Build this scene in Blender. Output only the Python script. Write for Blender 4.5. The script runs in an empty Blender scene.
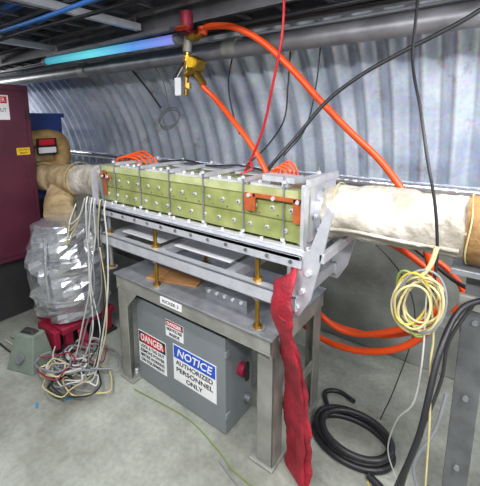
import bpy, math, random
from mathutils import Vector, Matrix, noise
random.seed(7)
scene=bpy.context.scene
try:
    scene.view_settings.view_transform='Standard'
except Exception: pass

def lin(c):
    c=c/255.0
    return c/12.92 if c<=0.04045 else ((c+0.055)/1.055)**2.4
def C(r,g,b): return (lin(r),lin(g),lin(b),1)

def mat(name,col,rough=.5,metal=0.0,var=.12,scale=12,bump=0.0,bscale=80,col2=None,thr=(.35,.7),emit=0,detail=4):
    m=bpy.data.materials.new(name);m.use_nodes=True
    nt=m.node_tree;b=nt.nodes["Principled BSDF"]
    tc=nt.nodes.new("ShaderNodeTexCoord")
    n=nt.nodes.new("ShaderNodeTexNoise");n.inputs["Scale"].default_value=scale;n.inputs["Detail"].default_value=detail
    nt.links.new(tc.outputs["Object"],n.inputs["Vector"])
    cr=nt.nodes.new("ShaderNodeValToRGB")
    cr.color_ramp.elements[0].position=thr[0];cr.color_ramp.elements[1].position=thr[1]
    c2=col2 if col2 else tuple([min(1,x*(1-var*2)) for x in col[:3]]+[1])
    cr.color_ramp.elements[0].color=c2;cr.color_ramp.elements[1].color=col
    nt.links.new(n.outputs["Fac"],cr.inputs["Fac"])
    nt.links.new(cr.outputs["Color"],b.inputs["Base Color"])
    b.inputs["Roughness"].default_value=rough;b.inputs["Metallic"].default_value=metal
    if bump>0:
        n2=nt.nodes.new("ShaderNodeTexNoise");n2.inputs["Scale"].default_value=bscale;n2.inputs["Detail"].default_value=3
        nt.links.new(tc.outputs["Object"],n2.inputs["Vector"])
        bp=nt.nodes.new("ShaderNodeBump");bp.inputs["Strength"].default_value=bump;bp.inputs["Distance"].default_value=.01
        nt.links.new(n2.outputs["Fac"],bp.inputs["Height"]);nt.links.new(bp.outputs["Normal"],b.inputs["Normal"])
    if emit>0:
        b.inputs["Emission Color"].default_value=col;b.inputs["Emission Strength"].default_value=emit
    return m

M={}
M['alu']=mat("aluminium",C(210,212,218),.38,.5,.09,20,.1,200)
M['alud']=mat("aluminium_dull",C(158,160,164),.42,.5,.15,14,.1,150)
M['pipeg']=mat("galvanised_pipe",C(142,142,146),.45,.4,.2,8,.1,60)
M['trayg']=mat("tray_steel",C(120,120,124),.5,.4,.2,8,.1,60)
M['steel']=mat("painted_steel",C(152,152,144),.45,.25,.15,10,.1,60)
M['postg']=mat("post_steel",C(118,120,122),.45,.4,.2,10,.1,60)
M['g10']=mat("g10_laminate",C(150,154,98),.28,0,.1,9,.1,60,col2=C(118,126,72))
M['g10t']=mat("g10_top_plate",C(178,182,138),.3,0,.1,9,.1,60,col2=C(142,148,100))
M['g10d']=mat("g10_dark",C(96,100,56),.4,0,.1,9)
M['brass']=mat("brass",C(176,138,58),.3,.85,.15,30)
M['copper']=mat("copper",C(216,112,66),.35,.5,.15,30)
M['bolt']=mat("bolt_steel",C(232,234,238),.25,.5,.05)
M['orange']=mat("orange_rubber",C(236,80,22),.4,0,.06,8)
M['red']=mat("red_cord",C(184,24,34),.45,0,.08)
M['redf']=mat("red_layflat",C(164,26,46),.6,0,.25,14,.5,90)
M['black']=mat("black_rubber",C(34,34,38),.45,0,.1)
M['dark']=mat("dark_void",C(46,44,46),.6,0,.1)
M['cream']=mat("cream_cable",C(200,188,136),.5,0,.15)
M['green']=mat("green_cable",C(120,140,70),.5,0,.1)
M['yel']=mat("yellow_cable",C(205,178,60),.5,0,.1)
M['white']=mat("white_cable",C(196,196,190),.5,0,.1)
M['grayc']=mat("gray_cable",C(124,126,130),.5,0,.08)
M['blue']=mat("blue_cable",C(40,110,190),.45,0,.1)
M['cloth']=mat("white_fibreglass_cloth",C(208,202,192),.85,0,.12,10,1.0,40,col2=C(160,152,138))
M['tan']=mat("tan_wrap",C(204,182,142),.85,0,.12,10,.9,50,col2=C(150,126,88))
M['brown']=mat("brown_wrap",C(170,134,82),.8,0,.12,10,.6,50,col2=C(112,82,46))
M['foil']=mat("aluminium_foil",C(222,224,230),.27,.8,.10,6,.9,16)
M['purple']=mat("maroon_paint",C(94,38,58),.45,0,.14,6,.05,60)
M['bluep']=mat("blue_paint",C(44,70,140),.45,0,.1,6)
M['coil']=mat("tan_coil",C(190,154,96),.6,0,.2,14,.4,50)
M['mag']=mat("magenta_stand",C(146,24,54),.5,0,.15)
M['encl']=mat("enclosure_gray",C(126,132,135),.42,.1,.06,5,.08,120)
M['sgnw']=mat("sign_white",C(230,230,230),.4,0,.02)
M['sgnr']=mat("sign_red",C(205,24,40),.4,0,.02)
M['sgnb']=mat("sign_blue",C(24,78,190),.4,0,.02)
M['sgnk']=mat("sign_black",C(18,18,20),.4,0,.02)
M['yelp']=mat("label_yellow",C(235,190,30),.5,0,.04)
M['card']=mat("cardboard",C(180,130,80),.8,0,.1)
M['paper_backlight']=mat("paper_and_backlight_white",C(240,240,242),.6,0,.04)
M['conc']=mat("concrete_curb",C(138,142,136),.85,0,.2,3,.4,30,col2=C(100,102,96))
M['boxg']=mat("greenish_gray_case",C(122,134,122),.5,0,.1)

# ---------- mesh builder
class B:
    def __init__(s): s.v=[];s.f=[];s.m=[];s.sm=[];s.mats=[]
    def mi(s,k):
        m=M[k]
        if m not in s.mats:s.mats.append(m)
        return s.mats.index(m)
    def add(s,vs,fs,k,smooth=False):
        o=len(s.v);s.v+= [tuple(v) for v in vs];i=s.mi(k)
        for f in fs:
            s.f.append([a+o for a in f]);s.m.append(i);s.sm.append(smooth)
    def box(s,x0,x1,y0,y1,z0,z1,k,rot=None,piv=None):
        vs=[Vector((x,y,z)) for z in(z0,z1) for y in(y0,y1) for x in(x0,x1)]
        if rot is not None:
            p=Vector(piv) if piv else Vector(((x0+x1)/2,(y0+y1)/2,(z0+z1)/2))
            vs=[p+rot@(v-p) for v in vs]
        s.add(vs,[(0,2,3,1),(4,5,7,6),(0,1,5,4),(2,6,7,3),(0,4,6,2),(1,3,7,5)],k)
    def cyl(s,p0,p1,r,k,n=14,r1=None,smooth=True):
        p0=Vector(p0);p1=Vector(p1);r1=r if r1 is None else r1
        a=(p1-p0).normalized();q=a.orthogonal().normalized();w=a.cross(q)
        vs=[];
        for p,rr in((p0,r),(p1,r1)):
            for i in range(n):
                t=2*math.pi*i/n;vs.append(p+(q*math.cos(t)+w*math.sin(t))*rr)
        s.add(vs,[(i,(i+1)%n,n+(i+1)%n,n+i) for i in range(n)],k,smooth)
        s.add(vs[:n],[tuple(reversed(range(n)))],k);s.add(vs[n:],[tuple(range(n))],k)
    def hexn(s,p,axis,r,h,k):
        p=Vector(p);a=Vector(axis);s.cyl(p,p+a*h,r,k,6,smooth=False)
    def tube(s,pts,r,k,n=10,sub=6,flat=1.0,up=None,nz=0,nsc=8,smooth=True,rf=None,closed=False,cap=True):
        P=[Vector(p) for p in pts]
        S=[]
        N=len(P)
        def g(i):
            if closed:return P[i%N]
            if i<0:return P[0]*2-P[1]
            if i>=N:return P[-1]*2-P[-2]
            return P[i]
        segs=N if closed else N-1
        for i in range(segs):
            a,b,c,d=g(i-1),g(i),g(i+1),g(i+2)
            for j in range(sub):
                t=j/sub
                S.append(.5*((2*b)+(c-a)*t+(2*a-5*b+4*c-d)*t*t+(3*b-a-3*c+d)*t**3))
        if not closed:S.append(P[-1])
        L=len(S);vs=[]
        q=None
        for i in range(L):
            if closed: t=(S[(i+1)%L]-S[i-1])
            else: t=S[min(i+1,L-1)]-S[max(i-1,0)]
            t.normalize()
            if q is None: q=(Vector(up)-t*t.dot(Vector(up))).normalized() if up else t.orthogonal().normalized()
            else:
                q=(Vector(up) if up else q);q=(q-t*t.dot(q))
                q=q.normalized() if q.length>1e-5 else t.orthogonal().normalized()
            w=t.cross(q)
            rr=r*(rf(i/(L-1)) if rf else 1)
            for j in range(n):
                th=2*math.pi*j/n
                dvec=q*math.cos(th)*flat+w*math.sin(th)
                p=S[i]+dvec*rr
                if nz: p+=dvec*rr*nz*(noise.noise(p*nsc)+.5*noise.noise(p*nsc*2.7))
                vs.append(p)
        fs=[]
        for i in range(L if closed else L-1):
            for j in range(n):
                a=i*n+j;b=i*n+(j+1)%n;c=((i+1)%L)*n+(j+1)%n;d=((i+1)%L)*n+j
                fs.append((a,b,c,d))
        s.add(vs,fs,k,smooth)
        if cap and not closed:
            s.add(vs[:n],[tuple(reversed(range(n)))],k);s.add(vs[-n:],[tuple(range(n))],k)
    def ell(s,c,rx,ry,rz,k,n=16,m=10,nz=0,nsc=6,smooth=True):
        c=Vector(c);vs=[];fs=[]
        for i in range(m+1):
            ph=math.pi*i/m
            for j in range(n):
                th=2*math.pi*j/n
                d=Vector((rx*math.sin(ph)*math.cos(th),ry*math.sin(ph)*math.sin(th),rz*math.cos(ph)))
                p=c+d
                if nz:p+=d*nz*noise.noise(p*nsc)
                vs.append(p)
        for i in range(m):
            for j in range(n):
                fs.append((i*n+j,(i+1)*n+j,(i+1)*n+(j+1)%n,i*n+(j+1)%n))
        s.add(vs,fs,k,smooth)
    def prism(s,poly,axis,a0,a1,k):
        def mk(u,v,a):
            return {'x':(a,u,v),'y':(u,a,v),'z':(u,v,a)}[axis]
        n=len(poly)
        vs=[mk(u,v,a0) for u,v in poly]+[mk(u,v,a1) for u,v in poly]
        s.add(vs,[(i,(i+1)%n,n+(i+1)%n,n+i) for i in range(n)]+[tuple(range(n)),tuple(range(n,2*n))],k)
    def make(s,name,parent=None,bevel=0,fix=True):
        me=bpy.data.meshes.new(name);me.from_pydata(s.v,[],s.f);
        for m in s.mats:me.materials.append(m)
        me.polygons.foreach_set("material_index",s.m);me.polygons.foreach_set("use_smooth",s.sm);me.update()
        if fix:
            import bmesh
            bm=bmesh.new();bm.from_mesh(me);bmesh.ops.recalc_face_normals(bm,faces=bm.faces);bm.to_mesh(me);bm.free()
        o=bpy.data.objects.new(name,me);scene.collection.objects.link(o)
        if parent:o.parent=parent
        if bevel:
            b=o.modifiers.new("bevel",'BEVEL');b.width=bevel;b.segments=2;b.limit_method='ANGLE';b.angle_limit=math.radians(50)
        return o
def empty(name):
    e=bpy.data.objects.new(name,None);scene.collection.objects.link(e);return e
def text(body,loc,size,k,parent,face='-y',bold=0.0,align='CENTER',shear=0,wid=None,name="lettering"):
    t=bpy.data.curves.new(name,'FONT');t.body=body;t.size=size;t.align_x=align;t.align_y='CENTER';t.offset=bold;t.shear=shear;t.space_line=.95
    t.materials.append(M[k]);t.extrude=.0005
    o=bpy.data.objects.new(name,t);scene.collection.objects.link(o)
    o.location=loc;o.rotation_euler=(math.pi/2,0,0) if face=='-y' else (math.pi/2,0,math.pi/2)
    if wid:
        bpy.context.view_layer.update();w=o.dimensions[0]
        if w>0:o.scale=(wid/w,1,1)
    o.parent=parent;return o

# ---------- ROOM
YC,ZC,RR=.72,.9,1.75
def corr_mat(name,cA,cB,metal,rough=.32):
    m=bpy.data.materials.new(name);m.use_nodes=True;nt=m.node_tree;b=nt.nodes["Principled BSDF"]
    tc=nt.nodes.new("ShaderNodeTexCoord")
    v=nt.nodes.new("ShaderNodeTexVoronoi");v.inputs["Scale"].default_value=45
    n=nt.nodes.new("ShaderNodeTexNoise");n.inputs["Scale"].default_value=3;n.inputs["Detail"].default_value=6
    n3=nt.nodes.new("ShaderNodeTexNoise");n3.inputs["Scale"].default_value=4.5;n3.inputs["Detail"].default_value=8;n3.inputs["Roughness"].default_value=.7
    for a in(v,n,n3):nt.links.new(tc.outputs["Object"],a.inputs["Vector"])
    r1=nt.nodes.new("ShaderNodeValToRGB");r1.color_ramp.elements[0].color=cA;r1.color_ramp.elements[1].color=cB
    r1.color_ramp.elements[0].position=.35;r1.color_ramp.elements[1].position=.62
    nt.links.new(n.outputs["Fac"],r1.inputs["Fac"])
    mx=nt.nodes.new("ShaderNodeMixRGB");mx.blend_type='MULTIPLY';mx.inputs[0].default_value=.16
    nt.links.new(r1.outputs["Color"],mx.inputs[1]);nt.links.new(v.outputs["Color"],mx.inputs[2])
    r2=nt.nodes.new("ShaderNodeValToRGB");r2.color_ramp.elements[0].position=.58;r2.color_ramp.elements[1].position=.70
    r2.color_ramp.elements[0].color=(0,0,0,1);r2.color_ramp.elements[1].color=(.65,.65,.65,1)
    nt.links.new(n3.outputs["Fac"],r2.inputs["Fac"])
    m2=nt.nodes.new("ShaderNodeMixRGB");m2.inputs[2].default_value=C(136,118,98)
    nt.links.new(r2.outputs["Color"],m2.inputs[0]);nt.links.new(mx.outputs["Color"],m2.inputs[1])
    nt.links.new(m2.outputs["Color"],b.inputs["Base Color"])
    b.inputs["Metallic"].default_value=metal;b.inputs["Roughness"].default_value=rough
    return m
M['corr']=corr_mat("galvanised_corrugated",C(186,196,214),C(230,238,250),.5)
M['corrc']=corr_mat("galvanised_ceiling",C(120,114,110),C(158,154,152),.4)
def arch(name,a0,a1,x0,x1,k,na=24,per=.160,amp=.032):
    b=B();nx=int((x1-x0)/per*12);vs=[];fs=[]
    for i in range(nx+1):
        x=x0+(x1-x0)*i/nx
        r=RR+amp*math.sin(2*math.pi*x/per)
        for j in range(na+1):
            t=math.radians(a0+(a1-a0)*j/na)
            vs.append((x,YC+r*math.cos(t),ZC+r*math.sin(t)))
    for i in range(nx):
        for j in range(na):
            a=i*(na+1)+j;fs.append((a,a+1,a+na+2,a+na+1))
    b.add(vs,fs,k,True)
    o=b.make(name,fix=False)
    return o
X0,X1=-11,4
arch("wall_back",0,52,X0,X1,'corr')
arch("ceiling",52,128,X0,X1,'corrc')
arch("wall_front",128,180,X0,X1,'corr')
b=B();b.box(X0,X1,2.33,2.54,0,.94,'conc');b.make("trim_1",bevel=.01)
b=B();b.box(X0,X1,-1.1,-.9,0,.94,'conc');b.make("trim_2",bevel=.01)
b=B();b.box(X0-.1,X0,-1.1,2.55,0,2.8,'conc');b.make("added_end_wall_left")  # unseen end cap added to keep world light out of the tunnel
b=B();b.box(X1,X1+.1,-1.1,2.55,0,2.8,'conc');b.make("added_end_wall_right")  # same at the other end, added to block world light
# floor
m=bpy.data.materials.new("floor_concrete");m.use_nodes=True;nt=m.node_tree;bs=nt.nodes["Principled BSDF"]
tc=nt.nodes.new("ShaderNodeTexCoord")
n1=nt.nodes.new("ShaderNodeTexNoise");n1.inputs["Scale"].default_value=1.3;n1.inputs["Detail"].default_value=8;n1.inputs["Roughness"].default_value=.65
n2=nt.nodes.new("ShaderNodeTexNoise");n2.inputs["Scale"].default_value=40;n2.inputs["Detail"].default_value=5
for a in(n1,n2):nt.links.new(tc.outputs["Object"],a.inputs["Vector"])
r1=nt.nodes.new("ShaderNodeValToRGB");e=r1.color_ramp.elements;e[0].position=.32;e[0].color=C(108,108,98);e[1].position=.60;e[1].color=C(166,170,160)
nt.links.new(n1.outputs["Fac"],r1.inputs["Fac"])
mx=nt.nodes.new("ShaderNodeMixRGB");mx.blend_type='MULTIPLY';mx.inputs[0].default_value=.3
r3=nt.nodes.new("ShaderNodeValToRGB");r3.color_ramp.elements[0].position=.3;r3.color_ramp.elements[0].color=(.4,.4,.4,1);r3.color_ramp.elements[1].position=.6
nt.links.new(n2.outputs["Fac"],r3.inputs["Fac"])
nt.links.new(r1.outputs["Color"],mx.inputs[1]);nt.links.new(r3.outputs["Color"],mx.inputs[2])
nt.links.new(mx.outputs["Color"],bs.inputs["Base Color"]);bs.inputs["Roughness"].default_value=.6
bp=nt.nodes.new("ShaderNodeBump");bp.inputs["Strength"].default_value=.15;bp.inputs["Distance"].default_value=.01
nt.links.new(n2.outputs["Fac"],bp.inputs["Height"]);nt.links.new(bp.outputs["Normal"],bs.inputs["Normal"])
M['floor']=m
b=B();b.box(X0,X1,-1.1,2.55,-.1,0,'floor');b.make("floor")

# ---------- KICKER MAGNET
K=empty("kicker_magnet")
KX0,KX1,KY0,KY1,KZ0,KZ1=-1.93,-.60,1.20,1.50,1.113,1.325
b=B()
b.box(KX0,KX1,KY0,KY1,KZ0,KZ1-.035,'g10')
b.make("laminate_body",K)
b=B()
b.box(KX0-.004,KX1+.004,KY0-.006,KY1+.006,KZ1-.034,KZ1,'g10t')
b.make("laminate_top_plate",K)
b=B()
b.box(KX0+.002,KX1-.002,KY0-.002,KY0+.01,KZ0+.083,KZ0+.088,'g10d')
b.make("laminate_seams",K)
b=B()
segs=[-1.80,-1.565,-1.33,-1.095,-.86,-.66]
for x in segs:
    b.box(x-.012,x+.012,1.194,1.54,KZ1+.010,KZ1+.026,'alu')
    b.box(x-.012,x+.012,1.20,1.23,KZ1,KZ1+.010,'alud');b.box(x-.012,x+.012,1.47,1.50,KZ1,KZ1+.010,'alud')
    for y in(1.190,1.525):
        b.cyl((x,y,1.09),(x,y,KZ1+.055),.0035,'pipeg',10)
        b.hexn((x,y,KZ1+.026),(0,0,1),.010,.012,'bolt')
    b.hexn((x,1.190,KZ0),(0,0,1),.010,.012,'bolt')
for i in range(5):
    xa=segs[i]+.03;xb=segs[i+1]-.03
    b.box(xa-.014,xb+.014,1.22,1.27,KZ1,KZ1+.009,'alu');b.box(xa-.014,xb+.014,1.42,1.47,KZ1,KZ1+.009,'alu')
    b.box(xa+.03,xb-.03,1.31,1.39,KZ1,KZ1+.008,'g10d')
    for j in range(3):
        b.hexn((xa+(xb-xa)*(j+.5)/3,1.245,KZ1+.009),(0,0,1),.009,.01,'bolt')
b.make("clamp_bars",K)
b=B()
x=KX0+.045;i=0
while x<KX1-.02:
    b.cyl((x,KY0,KZ0+.042),(x,KY0-.005,KZ0+.042),.010,'bolt',12);b.hexn((x,KY0-.005,KZ0+.042),(0,-1,0),.005,.004,'trayg')
    b.cyl((x+.025,KY0,KZ0+.13),(x+.025,KY0-.005,KZ0+.13),.010,'bolt',12);b.hexn((x+.025,KY0-.005,KZ0+.13),(0,-1,0),.005,.004,'trayg')
    b.cyl((x+.05,KY0,KZ0+.100),(x+.05,KY0-.003,KZ0+.100),.004,'trayg',8)
    x+=.088
b.make("face_bolts",K)
b=B()
b.box(KX1+.004,KX1+.02,1.19,1.53,KZ0,KZ1+.005,'g10')
b.box(KX1+.02,KX1+.034,1.24,1.50,KZ0,KZ1+.02,'alu')
b.box(KX0-.02,KX0-.004,1.19,1.53,KZ0,KZ1+.005,'alud')
b.cyl((KX1+.03,1.37,1.22),(KX1+.063,1.37,1.22),.10,'alu',24)
b.cyl((KX0-.06,1.37,1.21),(KX0-.02,1.37,1.21),.095,'alu',24)
for i in range(8):
    t=i*math.pi/4;b.hexn((KX1+.045,1.37+.112*math.cos(t),1.22+.09*math.sin(t)),(1,0,0),.009,.01,'bolt')
b.make("end_plates",K)
b=B()
b.box(-.80,-.575,1.176,1.184,1.282,1.298,'copper')
b.box(-.845,-.79,1.176,1.184,1.22,1.296,'copper');b.box(-.61,-.575,1.176,1.184,1.20,1.296,'copper')
b.box(-1.905,-1.88,1.180,1.186,1.15,1.30,'copper');b.box(-1.95,-1.83,1.180,1.186,1.255,1.275,'copper')
for x in(-.82,-.7,-.59,-1.9,-1.85):b.hexn((x,1.176,1.287 if x>-1.5 else 1.265),(0,-1,0),.009,.008,'bolt')
b.box(-.77,-.62,1.20,1.28,KZ1+.027,KZ1+.05,'alu')
b.box(-.57,-.555,1.20,1.50,1.345,1.375,'alu')
b.make("copper_bus",K)
b=B()
for i in range(4):
    y=1.31+i*.035
    b.tube([(-.80,y,1.335),(-.79,y,1.37+.006*i),(-.76,y,1.392+.006*i),(-.73,y+.01,1.38),(-.715,y+.01,1.33)],.006,'orange',8)
for i in range(4):
    y=1.30+i*.04
    b.tube([(-1.93,y,1.335),(-1.91,y,1.36+.006*i),(-1.84,y+.02,1.372+.008*i),(-1.76,y+.03,1.36),(-1.72,y+.03,1.33)],.007,'orange',8)
b.tube([(-1.70,1.45,1.335),(-1.5,1.48,1.36),(-1.3,1.46,1.345),(-1.1,1.48,1.36),(-.9,1.46,1.345)],.005,'black',8)
b.make("cooling_loops",K)

# ---------- SUPPORT FRAME (aluminium cradle)
Fm=empty("magnet_cradle_frame")
b=B()
b.box(-2.0,-.545,1.12,1.58,1.075,1.095,'alu')
b.box(-2.0,-.545,1.12,1.135,1.045,1.095,'alu');b.box(-2.0,-.545,1.565,1.58,1.045,1.095,'alu')
b.box(-2.0,-.545,1.145,1.178,1.095,1.112,'alu')
b.make("upper_plate",Fm,.003)
b=B()
x=-1.95
while x<-.56:
    b.hexn((x,1.12,1.068),(0,-1,0),.008,.007,'trayg');b.cyl((x+.05,1.162,1.112),(x+.05,1.162,1.122),.008,'bolt',8);x+=.105
b.make("plate_bolts",Fm)
b=B()
for y in(1.12,1.54):
    b.box(-1.88,-.56,y,y+.008,.86,.925,'alu');b.box(-1.88,-.56,y,y+.045,.917,.925,'alu');b.box(-1.88,-.56,y,y+.045,.86,.868,'alu')
for x in(-1.88,-1.42,-.95,-.62):
    b.box(x,x+.05,1.128,1.54,.873,.917,'alu')
b.box(-1.36,-.97,1.24,1.50,.919,.927,'paper_backlight');b.box(-1.80,-1.45,1.22,1.50,.919,.927,'paper_backlight')  # white sheets added in place of the bright backlight under the frame
b.make("lower_rails",Fm,.002)
b=B()
for x in(-1.84,-1.42,-.76):
    for y in(1.16,1.56):
        yy=y
        b.cyl((x,yy,.70),(x,yy,1.075),.011,'brass' if x>-1.5 else 'alud',12)
        for z in(.70,.842,.925,1.05):b.hexn((x,yy,z),(0,0,1),.022,.018,'brass' if z in(.70,.925) else 'bolt')
        b.cyl((x,yy,.70),(x,yy,.706),.035,'alud',16)
b.make("levelling_rods",Fm)
b=B()
for y in(1.14,1.55):
    b.prism([(-.60,.84),(-.555,.84),(-.51,.92),(-.465,1.12),(-.435,1.28),(-.455,1.30),(-.52,1.12),(-.60,1.08)],'y',y,y+.014,'alu')
    b.prism([(-2.05,1.03),(-1.94,1.074),(-1.94,.93),(-1.90,.86),(-2.0,.90)],'y',y,y+.014,'alu')
b.box(-.60,-.585,1.12,1.58,.86,1.045,'alud')
b.box(-.48,-.46,1.14,1.564,1.08,1.115,'alu')
b.box(-2.06,-1.97,1.13,1.57,1.0,1.03,'alu')
b.prism([(1.15,1.10),(1.19,1.10),(1.19,1.33),(1.18,1.36),(1.15,1.36)],'x',-.565,-.55,'alu')
b.prism([(1.15,1.10),(1.19,1.10),(1.19,1.28),(1.15,1.30)],'x',-1.99,-1.975,'alu')
for z in(.88,.95,1.03):b.hexn((-.565+(z-.88)*.3,1.14,z),(0,-1,0),.012,.01,'bolt')
b.make("end_brackets",Fm,.002)

# ---------- STEEL STAND
S=empty("steel_stand")
b=B()
tx0,tx1,ty0,ty1=-1.76,-.67,1.13,1.68
def leg(x,y,sx,sy,zt=.62):
    b.box(min(x,x+sx*.085),max(x,x+sx*.085),min(y,y+sy*.008),max(y,y+sy*.008),0.012,zt,'steel')
    b.box(min(x,x+sx*.008),max(x,x+sx*.008),min(y,y+sy*.09),max(y,y+sy*.09),0.012,zt,'steel')
    b.box(min(x-sx*.01,x+sx*.12),max(x-sx*.01,x+sx*.12),min(y-sy*.015,y+sy*.12),max(y-sy*.015,y+sy*.12),0,.012,'steel')
    b.hexn((x+sx*.06,y+sy*.06,.012),(0,0,1),.014,.02,'bolt')
leg(tx0,ty0+.005,1,1);leg(tx1-.01,ty0+.04,-1,1);leg(tx0,ty1,1,-1);leg(tx1-.01,ty1,-1,-1)
b.make("legs",S,.003)
b=B()
for y,s_ in((ty0,1),(ty1,-1)):
    b.box(tx0,tx1,min(y,y+s_*.008),max(y,y+s_*.008),.62,.69,'steel')
for x,s_ in((tx0,1),(tx1,-1)):
    b.box(min(x,x+s_*.008),max(x,x+s_*.008),ty0,ty1,.60,.69,'steel')
b.box(tx0-.01,tx1+.01,ty0-.01,ty1+.01,.688,.70,'alud')
b.box(tx0,tx1,ty0,ty0+.05,.612,.62,'steel')
b.box(tx0+.02,tx1-.02,ty1-.012,ty1-.004,.25,.31,'steel')
b.box(tx1-.022,tx1-.014,ty0+.09,ty1-.05,.25,.31,'steel')
b.prism([(tx0+.09,.62),(tx0+.2,.62),(tx0+.09,.50)],'y',ty0+.001,ty0+.008,'steel')
b.make("top_frame",S,.003)
b=B();b.box(-1.58,-1.26,1.22,1.46,.701,.709,'card',Matrix.Rotation(.3,3,'Z'));b.box(-1.56,-1.50,1.22,1.44,.709,.714,'card',Matrix.Rotation(.45,3,'Z'));b.make("cardboard_sheet",None)
b=B();b.box(-1.20,-.99,1.38,1.54,.701,.706,'paper_backlight',Matrix.Rotation(-.2,3,'Z'));b.make("paper_sheet",None)
b=B()
b.box(-1.12,-.86,1.22,1.32,.70,.73,'alud');b.box(-1.12,-.86,1.22,1.226,.73,.765,'alud')
for i in range(5):b.hexn((-1.09+i*.05,1.22,.75),(0,-1,0),.009,.008,'bolt')
b.make("spare_bracket",None,.002)

# ---------- ENCLOSURE
E=empty("electrical_enclosure")
b=B()
ex0,ex1,ey0,ey1,ez1=-1.65,-.965,1.185,1.42,.545
b.box(ex0,ex1,ey0+.02,ey1,0.0,ez1-.004,'encl')
b.box(ex0-.002,ex1+.002,ey0,ey0+.018,.01,ez1,'encl')
b.box(ex0-.006,ex1+.006,ey0-.002,ey1+.0,ez1,ez1+.006,'encl')
for z in(.1,.45):
    b.cyl((ex0-.006,ey0+.01,z),(ex0-.006,ey0+.01,z+.05),.007,'alud',10)
    b.box(ex1,ex1+.012,ey0-.004,ey0+.03,z,z+.03,'alud')
b.make("cabinet",E,.004)
b=B()
b.cyl((ex1,ey0+.13,.31),(ex1+.035,ey0+.13,.31),.035,'mag',18);b.box(ex1+.035,ex1+.05,ey0+.118,ey0+.142,.26,.36,'black')
b.cyl((ex1,ey0+.18,.1),(ex1+.03,ey0+.18,.1),.02,'alud',12)
b.make("disconnect_handle",E,.002)
def sign(name,x0,x1,z0,z1,kind,lines,par,y=None,fill=.86):
    y=ey0-.001 if y is None else y
    w=x1-x0;h=z1-z0
    b=B();b.box(x0,x1,y-.002,y,z0,z1,'sgnw')
    hb=.36*h
    if kind=='danger':
        b.box(x0+.02*w,x1-.02*w,y-.003,y-.002,z1-hb,z1-.02*h,'sgnk')
        n=28;cx=(x0+x1)/2;cz=z1-hb/2-.01*h;vs=[(cx+.47*w*math.cos(2*math.pi*i/n),y-.0036,cz+.46*hb*math.sin(2*math.pi*i/n)) for i in range(n)]
        b.add(vs,[tuple(range(n))],'sgnr')
    elif kind=='notice':
        b.box(x0+.02*w,x1-.02*w,y-.003,y-.002,z1-hb,z1-.02*h,'sgnb')
    o=b.make(name,par)
    if kind in('danger','notice'):
        text(kind.upper(),((x0+x1)/2,y-.0045,z1-hb/2-.01*h),hb*.8,'sgnw',par,bold=hb*.012,wid=w*.82,shear=.2 if kind=='notice' else 0,name=name+"_heading")
    n=len(lines);zh=(h-hb)*.92/n
    top=z1-hb-.02*h
    for i,l in enumerate(lines):
        text(l,((x0+x1)/2,y-.0035,top-zh*(i+.5)),zh*.88,'sgnk',par,bold=zh*.008,wid=w*min(fill,.095*len(l)),name=name+"_line_%d"%(i+1))
sign("danger_sign",-1.64,-1.395,.135,.345,'danger',["LOCK & TAG OUT","REMOVE POWER","BEFORE WORKING","ON EQUIPMENT"],E)
sign("notice_sign",-1.335,-1.02,.155,.375,'notice',["AUTHORIZED","PERSONNEL","ONLY"],E)
sign("small_danger_sign",-1.39,-1.25,.405,.505,'danger',["HIGH VOLTAGE","INSIDE"],E)
b=B();b.box(-1.36,-1.2,ty0-.004,ty0,.635,.675,'sgnw');L=b.make("nameplate",S)
text("KICKER 3",(-1.28,ty0-.005,.655),.024,'sgnk',S,name="nameplate_text",wid=.12)

# ---------- BEAM PIPES
b=B()
b.tube([(-.533,1.37,1.215),(-.40,1.37,1.235),(-.25,1.37,1.237),(-.12,1.37,1.237),(-.045,1.37,1.237)],.108,'cloth',56,22,nz=.12,nsc=12,up=(0,0,1))
b.tube([(-.05,1.37,1.235),(.1,1.37,1.235),(.14,1.37,1.235)],.115,'brown',36,8,nz=.06,nsc=10,up=(0,0,1))
b.tube([(.13,1.37,1.235),(.5,1.37,1.235),(1.2,1.37,1.235)],.105,'cloth',36,12,nz=.06,nsc=10,up=(0,0,1))
def ring(b,x,y,z,r,rt,k,n=24):
    b.tube([(x+.004*math.sin(3*t),y+r*math.cos(t),z+r*math.sin(t)) for t in [2*math.pi*i/n for i in range(n)]],rt,k,8,2,closed=True)
for x,r in((-.495,.110),(-.04,.118),(.12,.12)):
    ring(b,x,1.37,1.235,r,.0025,'cream')
b.tube([(-.52,1.278,1.17),(-.4,1.262,1.185),(-.2,1.268,1.18),(-.06,1.268,1.185)],.007,'cloth',8,nz=.6,nsc=30)
b.make("insulated_vacuum_pipe")
b=B()
b.tube([(-3.38,1.37,1.12),(-3.0,1.37,1.12),(-2.75,1.37,1.135),(-2.5,1.37,1.15)],.115,'tan',36,14,nz=.10,nsc=9,up=(0,0,1))
b.tube([(-2.53,1.37,1.15),(-2.3,1.37,1.17),(-2.02,1.37,1.19)],.11,'cloth',36,14,nz=.09,nsc=10,up=(0,0,1))
b.tube([(-2.78,1.35,1.08),(-2.68,1.30,1.0),(-2.56,1.22,.905)],.09,'tan',30,10,nz=.16,nsc=9,rf=lambda t:1+.3*t)
for x,r in((-3.1,.117),(-2.85,.118),(-2.52,.12),(-2.2,.114)): ring(b,x,1.37,1.12 if x<-2.6 else 1.165,r,.003,'cream')
b.make("insulated_vacuum_pipe")

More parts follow.
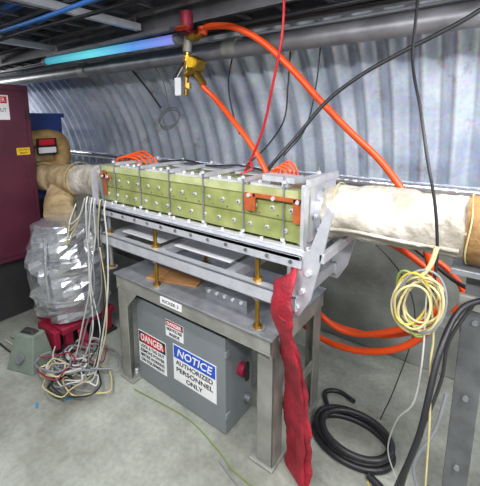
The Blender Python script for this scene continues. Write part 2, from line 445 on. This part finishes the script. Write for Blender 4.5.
# pipe support post right
b=B()
b.box(-.035,.045,1.38,1.46,.012,1.09,'postg');b.box(-.09,.10,1.32,1.52,0,.012,'postg')
b.box(-.08,.09,1.30,1.44,1.09,1.112,'alud');b.box(-.10,-.035,1.39,1.45,.84,.88,'steel')
for z in(.3,.6,.9):b.cyl((.005,1.38,z),(.005,1.372,z),.010,'alud',10)
b.box(-.05,.06,1.36,1.38,.95,1.0,'steel')
b.make("pipe_support_post",None,.003)

# ---------- FOIL WRAPPED PUMP
b=B()
PX=-2.42
def drumr(t):
    return .90+.14*math.sin(t*math.pi)
b.tube([(PX,1.2,.22),(PX,1.2,.38),(PX-.01,1.2,.55),(PX-.01,1.2,.73),(PX-.02,1.2,.88)],.25,'foil',26,5,nz=.22,nsc=7,smooth=False,up=(1,0,0),rf=drumr)
b.ell((PX-.02,1.2,.87),.22,.22,.05,'foil',22,6,nz=.4,nsc=8,smooth=False)
ring2=lambda z,r:[(PX+r*math.cos(t),1.2+r*math.sin(t),z+.015*math.sin(2*t)) for t in [2*math.pi*i/28 for i in range(28)]]
for z in(.40,.70):b.tube(ring2(z,.262),.003,'grayc',6,2,closed=True)
b.tube([(PX+.12,.98,.84),(PX+.15,.955,.6),(PX+.13,.97,.4)],.012,'foil',8)
b.make("foil_wrapped_pump")
b=B()
b.box(PX-.2,PX+.2,1.0,1.4,.16,.20,'mag');
for x in(PX-.17,PX+.13):
    for y in(1.03,1.33):b.box(x,x+.05,y,y+.05,0.02,.16,'mag')
b.box(PX-.08,PX+.16,.96,1.0,.05,.18,'mag');b.box(PX-.20,PX+.20,.98,1.41,0,.02,'dark')
b.prism([(PX+.2,.16),(PX+.28,.02),(PX+.2,.02)],'y',1.1,1.16,'mag')
b.make("pump_stand",None,.004)

# ---------- LEFT: cabinet, magnet
Cb=empty("maroon_equipment_cabinet")
cx1=-2.98
b=B();b.box(-4.0,cx1,.55,1.258,.5,1.86,'purple')
b.box(-3.98,cx1-.04,.57,.60,.45,.5,'dark')
b.box(cx1,cx1+.008,.58,1.225,.54,1.82,'purple')
for z in(.7,1.6):b.cyl((cx1+.01,1.235,z),(cx1+.01,1.235,z+.07),.008,'dark',8)
b.box(cx1-.01,cx1+.02,.66,.69,1.1,1.2,'black')
b.box(-3.98,cx1-.06,.6,1.2,.012,.5,'dark');b.box(-4.0,cx1-.02,.56,1.23,0,.012,'steel')
b.make("cabinet_body",Cb,.006)
lx=cx1+.008
b=B();b.box(lx,lx+.004,1.13,1.225,1.33,1.385,'yelp')
b.box(lx,lx+.004,.93,1.11,1.60,1.78,'sgnw');b.box(lx+.004,lx+.005,.94,1.10,1.72,1.77,'sgnr');b.make("cabinet_labels",Cb)
text("CAUTION",(lx+.006,1.178,1.37),.018,'sgnk',Cb,'+x',wid=.07);text("BEAM",(lx+.006,1.178,1.345),.016,'sgnk',Cb,'+x',wid=.05)
text("DANGER",(lx+.006,1.02,1.745),.04,'sgnw',Cb,'+x',wid=.13);text("KEEP OUT",(lx+.006,1.02,1.67),.04,'sgnk',Cb,'+x',wid=.14)
b=B()
b.box(-4.6,-3.42,1.28,1.72,.86,1.62,'bluep')
b.box(-4.6,-3.40,1.27,1.74,1.62,1.66,'bluep')
pts=[]
for i in range(24):
    t=2*math.pi*i/24;pts.append((-3.28,1.47+.16*math.copysign(abs(math.cos(t))**.6,math.cos(t)),1.30+.14*math.copysign(abs(math.sin(t))**.6,math.sin(t))))
b.tube(pts,.075,'coil',16,3,closed=True,nz=.08,nsc=10,up=(1,0,0))
b.ell((-3.34,1.46,1.29),.06,.16,.14,'tan')
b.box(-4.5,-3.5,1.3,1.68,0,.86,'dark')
b.box(-3.21,-3.20,1.38,1.55,1.30,1.44,'sgnk');b.box(-3.20,-3.198,1.39,1.54,1.31,1.36,'sgnw');b.box(-3.20,-3.198,1.40,1.53,1.38,1.43,'sgnr')
b.make("dipole_magnet",None,.006)

# gray case on floor
b=B()
R1=Matrix.Rotation(.35,3,'Z')
p=(-2.34,.83,0)
def fr(pts,k):
    vs=[Vector(p)+R1@(Vector(q)*.84) for q in pts]
    b.add(vs,[(0,1,2,3),(4,7,6,5),(0,4,5,1),(1,5,6,2),(2,6,7,3),(3,7,4,0)],k)
fr([(-.13,-.10,0),(.13,-.10,0),(.13,.12,0),(-.13,.12,0),(-.10,-.02,.26),(.08,-.02,.26),(.08,.09,.26),(-.10,.09,.26)],'boxg')
fr([(-.08,-.0,.26),(.06,-.0,.26),(.06,.07,.26),(-.08,.07,.26),(-.05,.01,.29),(.03,.01,.29),(.03,.05,.29),(-.05,.05,.29)],'dark')
b.cyl(Vector(p)+R1@Vector((0,-.062,.09)),Vector(p)+R1@Vector((0,-.078,.095)),.03,'alud',14)
b.make("portable_power_supply",None,.008)

# ---------- CEILING SERVICES
b=B()
b.cyl((-10.9,1.78,2.06),(-3.0,1.76,2.03),.05,'pipeg',20);b.cyl((-3.0,1.76,2.03),(3.9,1.74,1.99),.05,'pipeg',20)
for x in(-6,-3.0,-1.35,.4):b.cyl((x-.05,1.76,2.03),(x+.05,1.76,2.03),.06,'steel',20)
b.make("overhead_water_pipe")
b=B()
for y in(1.84,1.87):b.cyl((-10.9,y,2.11+(y-1.84)),(3.9,y,2.07+(y-1.84)),.013,'grayc',8)
b.make("electrical_conduit")
def tray(name,y0,y1,z,x0,x1,cab,seed):
    random.seed(seed)
    b=B()
    for y in(y0,y1):
        b.box(x0,x1,y-.003,y+.003,z,z+.10,'trayg');b.box(x0,x1,y-.012,y+.012,z,z+.006,'trayg');b.box(x0,x1,y-.012,y+.012,z+.094,z+.1,'trayg')
    x=x0+.1
    while x<x1:
        b.box(x-.012,x+.012,y0,y1,z+.008,z+.022,'trayg');x+=.24
    for i in range(cab):
        yy=y0+.03+(y1-y0-.06)*i/(cab-1);k=random.choice(['black','black','black','grayc','blue','white','dark','orange' if i%5==0 else 'black'])
        r=random.uniform(.008,.016)
        pts=[(x0+(x1-x0)*j/24,yy+random.uniform(-.012,.012),z+.03+r+random.uniform(0,.02)) for j in range(25)]
        b.tube(pts,r,k,7,3)
    return b.make(name)
tray("cable_tray",.62,1.02,2.20,-8,3.5,14,3)
tray("cable_tray",1.12,1.42,2.22,-8,3.5,11,5)
tray("cable_tray",1.53,1.70,2.14,-8,3.5,8,9)
b=B()
for x in(-5.6,-4.2,-3.0,-1.9,.6,2.4):
    b.box(x-.02,x+.02,.45,1.50,2.155,2.196,'alu')
    for y in(.5,1.07,1.47):b.cyl((x,y,2.15),(x,y,2.60 if y<1.2 else 2.44),.006,'alud',8);
b.make("strut_channel_hangers")
b=B()
for i,(y,z) in enumerate([(1.60,2.12),(1.64,2.11),(1.68,2.115),(1.03,2.13),(.9,2.13)]):
    pts=[(-8+.8*j,y+.02*math.sin(j*1.3+i),z-.02*abs(math.sin(j*.9+i))) for j in range(15)]
    b.tube(pts,.011,['black','dark','grayc','black','blue'][i],8)
b.make("suspended_cables")

# cyan tube lamp
m=bpy.data.materials.new("cyan_tube");m.use_nodes=True;nt=m.node_tree;bs=nt.nodes["Principled BSDF"]
tc=nt.nodes.new("ShaderNodeTexCoord");sx=nt.nodes.new("ShaderNodeSeparateXYZ");mr=nt.nodes.new("ShaderNodeMapRange")
mr.inputs["From Min"].default_value=-3.15;mr.inputs["From Max"].default_value=-1.54
cr=nt.nodes.new("ShaderNodeValToRGB");cr.color_ramp.elements[0].color=C(60,160,185);cr.color_ramp.elements[1].color=C(130,130,215)
e=cr.color_ramp.elements.new(.45);e.color=C(110,225,235);e=cr.color_ramp.elements.new(.75);e.color=C(90,150,225)
nt.links.new(tc.outputs["Object"],sx.inputs[0]);nt.links.new(sx.outputs["X"],mr.inputs["Value"]);nt.links.new(mr.outputs["Result"],cr.inputs["Fac"])
nt.links.new(cr.outputs["Color"],bs.inputs["Emission Color"]);nt.links.new(cr.outputs["Color"],bs.inputs["Base Color"]);bs.inputs["Emission Strength"].default_value=.75
M['cyan']=m
b=B();b.cyl((-3.12,1.5,2.085),(-1.57,1.5,2.065),.027,'cyan',16)
b.cyl((-3.17,1.5,2.086),(-3.12,1.5,2.085),.032,'alud',16);b.cyl((-1.57,1.5,2.065),(-1.535,1.5,2.064),.032,'alud',16)
b.box(-3.1,-1.6,1.48,1.52,2.112,2.135,'trayg')
b.make("tube_lamp")
M['lens']=mat("lamp_lens",C(255,252,245),.5,0,.01,emit=2.5)
def lamp_unit(x,y,z,rx,power,L=1.2,rz=0):  # builds the overhead fluorescents and the added lamps alike
    e=empty("overhead_or_added_lamp");e.location=(x,y,z);e.rotation_euler=(rx,0,rz)
    b=B();b.box(-L/2,L/2,-.09,.09,0,.05,'sgnw');b.box(-L/2+.03,L/2-.03,-.075,.075,-.012,0,'lens');b.make("housing",e,.004)
    ld=bpy.data.lights.new("lamp",'AREA');ld.shape='RECTANGLE';ld.size=L;ld.size_y=.15;ld.energy=power;ld.color=(.98,.98,1)
    lo=bpy.data.objects.new("lamp",ld);scene.collection.objects.link(lo);lo.parent=e;lo.location=(0,0,-.02)
for x,p_ in((-4.6,24),(-.7,38),(1.0,46)):lamp_unit(x,-.30,2.22,math.radians(38),p_,1.0)  # unseen lamps added behind the camera, aimed at the magnet
for x,p_ in((-6.0,34),(-1.4,22),(1.2,32)):lamp_unit(x,.32,2.46,math.radians(15),p_)
lamp_unit(.75,1.07,2.10,math.radians(50),42,.6)  # out-of-view lamp added to rake the back wall and show its ribs
lamp_unit(-5.6,1.05,2.08,math.radians(50),38,.6)  # second unseen lamp added to light the wall from the left

# ---------- SUPPLY MANIFOLD
b=B()
b.cyl((-1.48,1.52,2.14),(-1.48,1.5,1.98),.024,'steel',14);b.cyl((-1.48,1.50,2.20),(-1.48,1.5,2.08),.035,'mag',14)
b.cyl((-1.48,1.5,1.98),(-1.50,1.5,1.74),.014,'brass',12)
b.cyl((-1.48,1.5,2.06),(-1.36,1.5,2.06),.018,'brass',12);b.hexn((-1.44,1.5,2.06),(1,0,0),.03,.04,'brass');b.cyl((-1.36,1.5,2.06),(-1.36,1.5,2.10),.026,'orange',12)
b.cyl((-1.42,1.5,2.07),(-1.42,1.42,2.09),.006,'red',8);b.box(-1.48,-1.40,1.41,1.425,2.08,2.10,'orange')
for z in(1.99,1.93,1.85,1.78):b.hexn((-1.485,1.5,z),(0,0,1),.022,.03,'brass')
b.cyl((-1.49,1.5,1.86),(-1.38,1.48,1.90),.022,'brass',12);b.hexn((-1.44,1.49,1.87),(1,0,.3),.035,.05,'brass')
b.box(-1.43,-1.36,1.45,1.52,1.88,1.94,'brass',Matrix.Rotation(.5,3,'Y'));b.cyl((-1.38,1.47,1.85),(-1.33,1.47,1.79),.02,'brass',12)
b.cyl((-1.395,1.45,1.91),(-1.395,1.43,1.91),.028,'yelp',16)
b.box(-1.55,-1.50,1.46,1.462,1.74,1.84,'paper_backlight');b.cyl((-1.53,1.46,1.84),(-1.50,1.48,1.90),.002,'paper_backlight',6)
b.cyl((-1.60,1.5,1.84),(-1.49,1.5,1.95),.008,'dark',8)
b.make("water_supply_manifold")
# ---------- HOSES
def hose(name,pts,r,k,n=12,**kw):
    b=B();b.tube(pts,r,k,n,8,**kw);return b.make(name)
hose("orange_hose",[(-1.38,1.5,2.08),(-1.30,1.5,2.095),(-1.15,1.52,2.07),(-1.01,1.56,1.99),(-.87,1.60,1.86),(-.73,1.65,1.70),(-.59,1.70,1.55),(-.45,1.75,1.41),(-.34,1.75,1.28),(-.26,1.75,1.16),(-.21,1.72,1.02),(-.17,1.70,.91),(-.12,1.70,.78),(-.18,1.70,.61),(-.30,1.70,.48),(-.49,1.72,.38),(-.69,1.76,.34),(-.85,1.80,.36)],.017,'orange')
hose("orange_hose",[(-.85,1.75,.58),(-.71,1.73,.51),(-.58,1.73,.46),(-.42,1.73,.50),(-.20,1.74,.65),(-.14,1.80,.82),(-.28,1.82,.93),(-.45,1.82,1.0),(-.58,1.8,1.03),(-.8,1.8,1.05)],.016,'orange')
hose("orange_hose",[(-.80,1.85,.42),(-.60,1.85,.40),(-.38,1.85,.44),(-.17,1.85,.58),(-.05,1.86,.75),(-.12,1.87,.88),(-.3,1.88,.97)],.014,'orange')
hose("orange_hose",[(-1.35,1.47,1.79),(-1.27,1.5,1.71),(-1.14,1.48,1.60),(-1.01,1.45,1.49),(-.94,1.44,1.41),(-.89,1.43,1.345)],.014,'orange')
hose("red_air_line",[(-.76,1.3,2.16),(-.74,1.3,2.06),(-.75,1.3,1.91),(-.80,1.32,1.74),(-.86,1.35,1.57),(-.94,1.38,1.43),(-1.00,1.4,1.345)],.006,'red')
hose("red_air_line",[(-1.0,1.4,1.345),(-.95,1.37,1.40),(-.92,1.34,1.37),(-.97,1.32,1.345)],.005,'red')
hose("black_power_cable",[(.06,1.6,2.10),(-.10,1.6,1.99),(-.22,1.6,1.93),(-.36,1.6,1.87),(-.51,1.58,1.79),(-.65,1.55,1.68),(-.77,1.5,1.52),(-.85,1.45,1.41),(-.90,1.44,1.345)],.009,'black')
hose("black_signal_cable",[(-.29,1.45,2.16),(-.27,1.4,2.0),(-.26,1.35,1.80),(-.21,1.28,1.63),(-.17,1.24,1.47),(-.135,1.225,1.33),(-.115,1.22,1.16),(-.12,1.19,1.0)],.005,'black')
hose("thin_drop_cable",[(-1.00,1.85,2.08),(-1.02,1.86,1.8),(-1.03,1.84,1.6),(-1.06,1.7,1.45),(-1.1,1.55,1.35)],.005,'dark')
hose("thin_drop_cable",[(-.83,1.88,2.08),(-.86,1.9,1.8),(-.9,1.86,1.55),(-.95,1.7,1.40)],.004,'dark')
hose("thin_drop_cable",[(-1.45,1.9,2.05),(-1.52,1.93,1.85),(-1.50,1.95,1.65),(-1.44,1.95,1.5)],.005,'black')
b=B()
for i in range(3):
    b.tube([(-2.22+.11*math.cos(t)*(1+.06*i),2.02+.04*math.sin(t),1.60+.08*math.sin(t)+.012*i) for t in [2*math.pi*j/16 for j in range(16)]],.004,'grayc',6,3,closed=True)
b.tube([(-2.22,2.02,1.68),(-2.2,1.95,1.9),(-2.2,1.82,2.05)],.004,'grayc',6)
b.tube([(-2.6,1.95,2.03),(-2.45,2.0,1.85),(-2.3,2.0,1.70)],.008,'dark',6)
b.make("hanging_cable_coil")
# cream bundle
random.seed(4)
b=B()
for i in range(10):
    j=lambda s=.018:random.uniform(-s,s)
    k=['cream','cream','green','cream','cream','cream','grayc','cream','yel','cream'][i]
    cx,cz=-.158+j(.018),1.015+j(.02);rx=.056+j(.016);rz=.092+j(.024);cy=1.19+j(.02);tl=j(.45)
    pts=[]
    for q in range(14):
        t=2*math.pi*q/14;u_=rx*math.cos(t);v_=rz*math.sin(t)
        pts.append((cx+u_*math.cos(tl)-v_*math.sin(tl),cy+.012*math.sin(2*t+i),cz+u_*math.sin(tl)+v_*math.cos(tl)))
    b.tube(pts,.0042,k,7,4,closed=True)
b.tube([(-.16,1.19,1.09),(-.13,1.20,1.14),(-.118,1.225,1.20)],.008,'cream',8)
b.tube([(-.12,1.19,1.06),(-.10,1.2,.9),(-.10,1.2,.8),(-.085,1.2,.6),(-.07,1.15,.3),(-.05,1.1,.02)],.0035,'cream',7)
b.tube([(-.13,1.19,1.05),(-.125,1.2,.8),(-.14,1.22,.62),(-.20,1.3,.45),(-.24,1.4,.2),(-.2,1.45,.015)],.003,'white',7)
b.make("coiled_cable_bundle")
b=B()
b.tube([(-.15,1.1,.015),(-.14,1.1,.38),(-.10,1.11,.62),(-.08,1.2,.84),(-.04,1.3,.97),(.05,1.34,1.03)],.010,'black',10,8)
b.tube([(-.22,1.2,.015),(-.17,1.22,.25),(-.11,1.25,.5),(-.07,1.28,.7),(-.06,1.3,.85),(0,1.34,1.0)],.006,'dark',10,8)
b.tube([(-.02,1.2,.015),(-.05,1.2,.2),(-.12,1.22,.36),(-.07,1.25,.52),(-.05,1.28,.66)],.006,'grayc',10,8)
b.make("black_hose_run")
hose("black_hose",[(-.50,1.66,1.04),(-.42,1.78,1.05),(-.33,1.84,1.0),(-.2,1.84,.92),(-.08,1.80,.86),(.1,1.7,.84)],.010,'black')
hose("thin_drop_cable",[(-.62,1.9,1.0),(-.45,1.95,.88),(-.3,1.95,.7),(-.25,1.9,.5),(-.3,1.8,.2),(-.35,1.75,.01)],.003,'dark')
b=B()
def loop(cx,cy,rx,ry,z,ph,r,k,tilt=0):
    b.tube([(cx+rx*math.cos(t+ph),cy+ry*math.sin(t+ph),z+tilt*math.sin(t)) for t in [2*math.pi*q/18 for q in range(18)]],r,k,10,5,closed=True)
loop(-.43,1.53,.19,.13,.017,0,.016,'black');loop(-.44,1.545,.18,.125,.048,.5,.015,'black',.004);loop(-.41,1.52,.165,.12,.078,.2,.015,'black',.004)
b.tube([(-.31,1.40,.018),(-.22,1.36,.018),(-.12,1.27,.018),(.1,1.1,.018)],.016,'black',10)
b.tube([(-.58,1.62,.016),(-.66,1.74,.016),(-.6,1.80,.016),(-.50,1.78,.016)],.013,'black',10)
b.make("coiled_black_hose")
# red lay-flat hose
b=B()
b.tube([(-.585,1.30,1.01),(-.595,1.13,1.0),(-.605,1.09,.92),(-.60,1.10,.80),(-.595,1.16,.66),(-.592,1.20,.50),(-.588,1.22,.32),(-.582,1.23,.15),(-.57,1.21,.015)],.082,'redf',40,14,flat=.22,up=(.45,1,0),nz=.30,nsc=9,rf=lambda t:.45+.55*min(1,t*1.7)+.08*math.sin(t*9))
b.tube([(-.59,1.075,.86),(-.575,1.12,.70),(-.568,1.175,.50),(-.562,1.20,.30),(-.55,1.19,.02)],.036,'redf',20,10,flat=.35,up=(.6,1,0),nz=.4,nsc=14)
b.make("red_layflat_hose")
# white/gray cables at left side
random.seed(12)
b=B()
for i in range(8):
    k=['white','grayc','white','white','grayc','cream','dark','white'][i]
    x=-1.97+.026*i+random.uniform(-.01,.01)
    pts=[(x,1.11,1.14),(x+.01,1.09,1.08),(x-.02+random.uniform(-.04,.04),1.09,.9),(x+random.uniform(-.06,.06),1.07,.6),(x-.01+random.uniform(-.08,.07),1.05,.3),(x-.05+random.uniform(-.08,.06),1.0,.03),(x-.14+random.uniform(-.1,.1),.95,.015)]
    b.tube(pts,random.choice([.004,.005]),k,7,7)
for i in range(4):
    pts=[(-2.02,1.12,1.12),(-2.08-.02*i,1.11,1.0-.03*i),(-2.16-.02*i,1.08,.94-.05*i),(-2.17,1.14,1.06)]
    b.tube(pts,.005,random.choice(['white','cream','grayc']),7,7)
b.make("hanging_signal_cables")
b=B()
for i in range(24):
    cx=-1.98+random.uniform(-.2,.14);cy=1.0+random.uniform(-.17,.10);r=random.uniform(.05,.16);ph=random.uniform(0,6)
    n=random.randint(8,13)
    pts=[(cx+r*(1+.25*math.sin(q*1.7+i))*math.cos(ph+q*.6),cy+r*.8*math.sin(ph+q*.6),.012+.025*abs(math.sin(q*1.1+i))+.003*i) for q in range(n)]
    b.tube(pts,random.choice([.004,.005,.007]),['white','grayc','white','black','white','cream','mag','grayc'][i%8],7,5)
for i in range(5):
    b.tube([(-2.18,.98-.03*i,.012),(-2.28,.93-.02*i,.012),(-2.55,1.0-.05*i,.012),(-2.75,.95-.04*i,.012)],.006,['black','mag','grayc','white','dark'][i],7)
b.make("floor_cable_tangle")
b=B()
b.tube([(-1.6,1.10,.006),(-1.2,1.14,.006),(-.95,1.1,.006),(-.8,1.06,.008),(-.6,1.08,.006),(-.45,1.2,.006)],.003,'green',7)
b.tube([(-.9,1.06,.006),(-.75,1.02,.006),(-.62,1.0,.006),(-.5,1.03,.006),(-.3,1.15,.006)],.004,'grayc',7)
b.tube([(-.35,1.3,.006),(-.25,1.25,.006),(-.2,1.3,.02),(-.15,1.35,.006)],.004,'orange',7)
b.tube([(-.3,1.35,.04),(-.2,1.2,.03),(-.12,1.3,.02),(-.05,1.22,.006)],.004,'yel',7)
b.make("loose_floor_cables")
b=B()
M['tape']=mat("blue_tape",C(70,140,175),.6)
for (x,y,a) in((-2.75,.75,.3),(-1.95,.70,-.4),(-1.85,.83,.9)):
    b.box(x-.025,x+.025,y-.008,y+.008,0,.001,'tape',Matrix.Rotation(a,3,'Z'))
b.make("floor_tape_marks")
b=B();b.cyl((-9,2.2,1.2),(3.8,2.2,1.22),.035,'foil',16)
for x in(-6,-3,-1.5,-.2,1.5):b.box(x,x+.03,2.17,2.42,1.13,1.17,'alud')
b.make("foil_wrapped_line")

# ---------- CAMERA
cam=bpy.data.cameras.new("camera");co=bpy.data.objects.new("camera",cam);scene.collection.objects.link(co)
cam.sensor_fit='HORIZONTAL';cam.sensor_width=36;cam.lens=26.0;cam.shift_y=-62/480;cam.clip_start=.02
Rv=Vector((0.805,0.593,0)).normalized();Fv=Vector((-.584,.793,-.174)).normalized();Uv=Rv.cross(Fv)
mt=Matrix(((Rv.x,Uv.x,-Fv.x,0),(Rv.y,Uv.y,-Fv.y,0),(Rv.z,Uv.z,-Fv.z,1.6),(0,0,0,1)))
co.matrix_world=mt
scene.camera=co
w=bpy.data.worlds.new("world");scene.world=w;w.use_nodes=True;w.node_tree.nodes["Background"].inputs[0].default_value=(.6,.65,.7,1);w.node_tree.nodes["Background"].inputs[1].default_value=.3
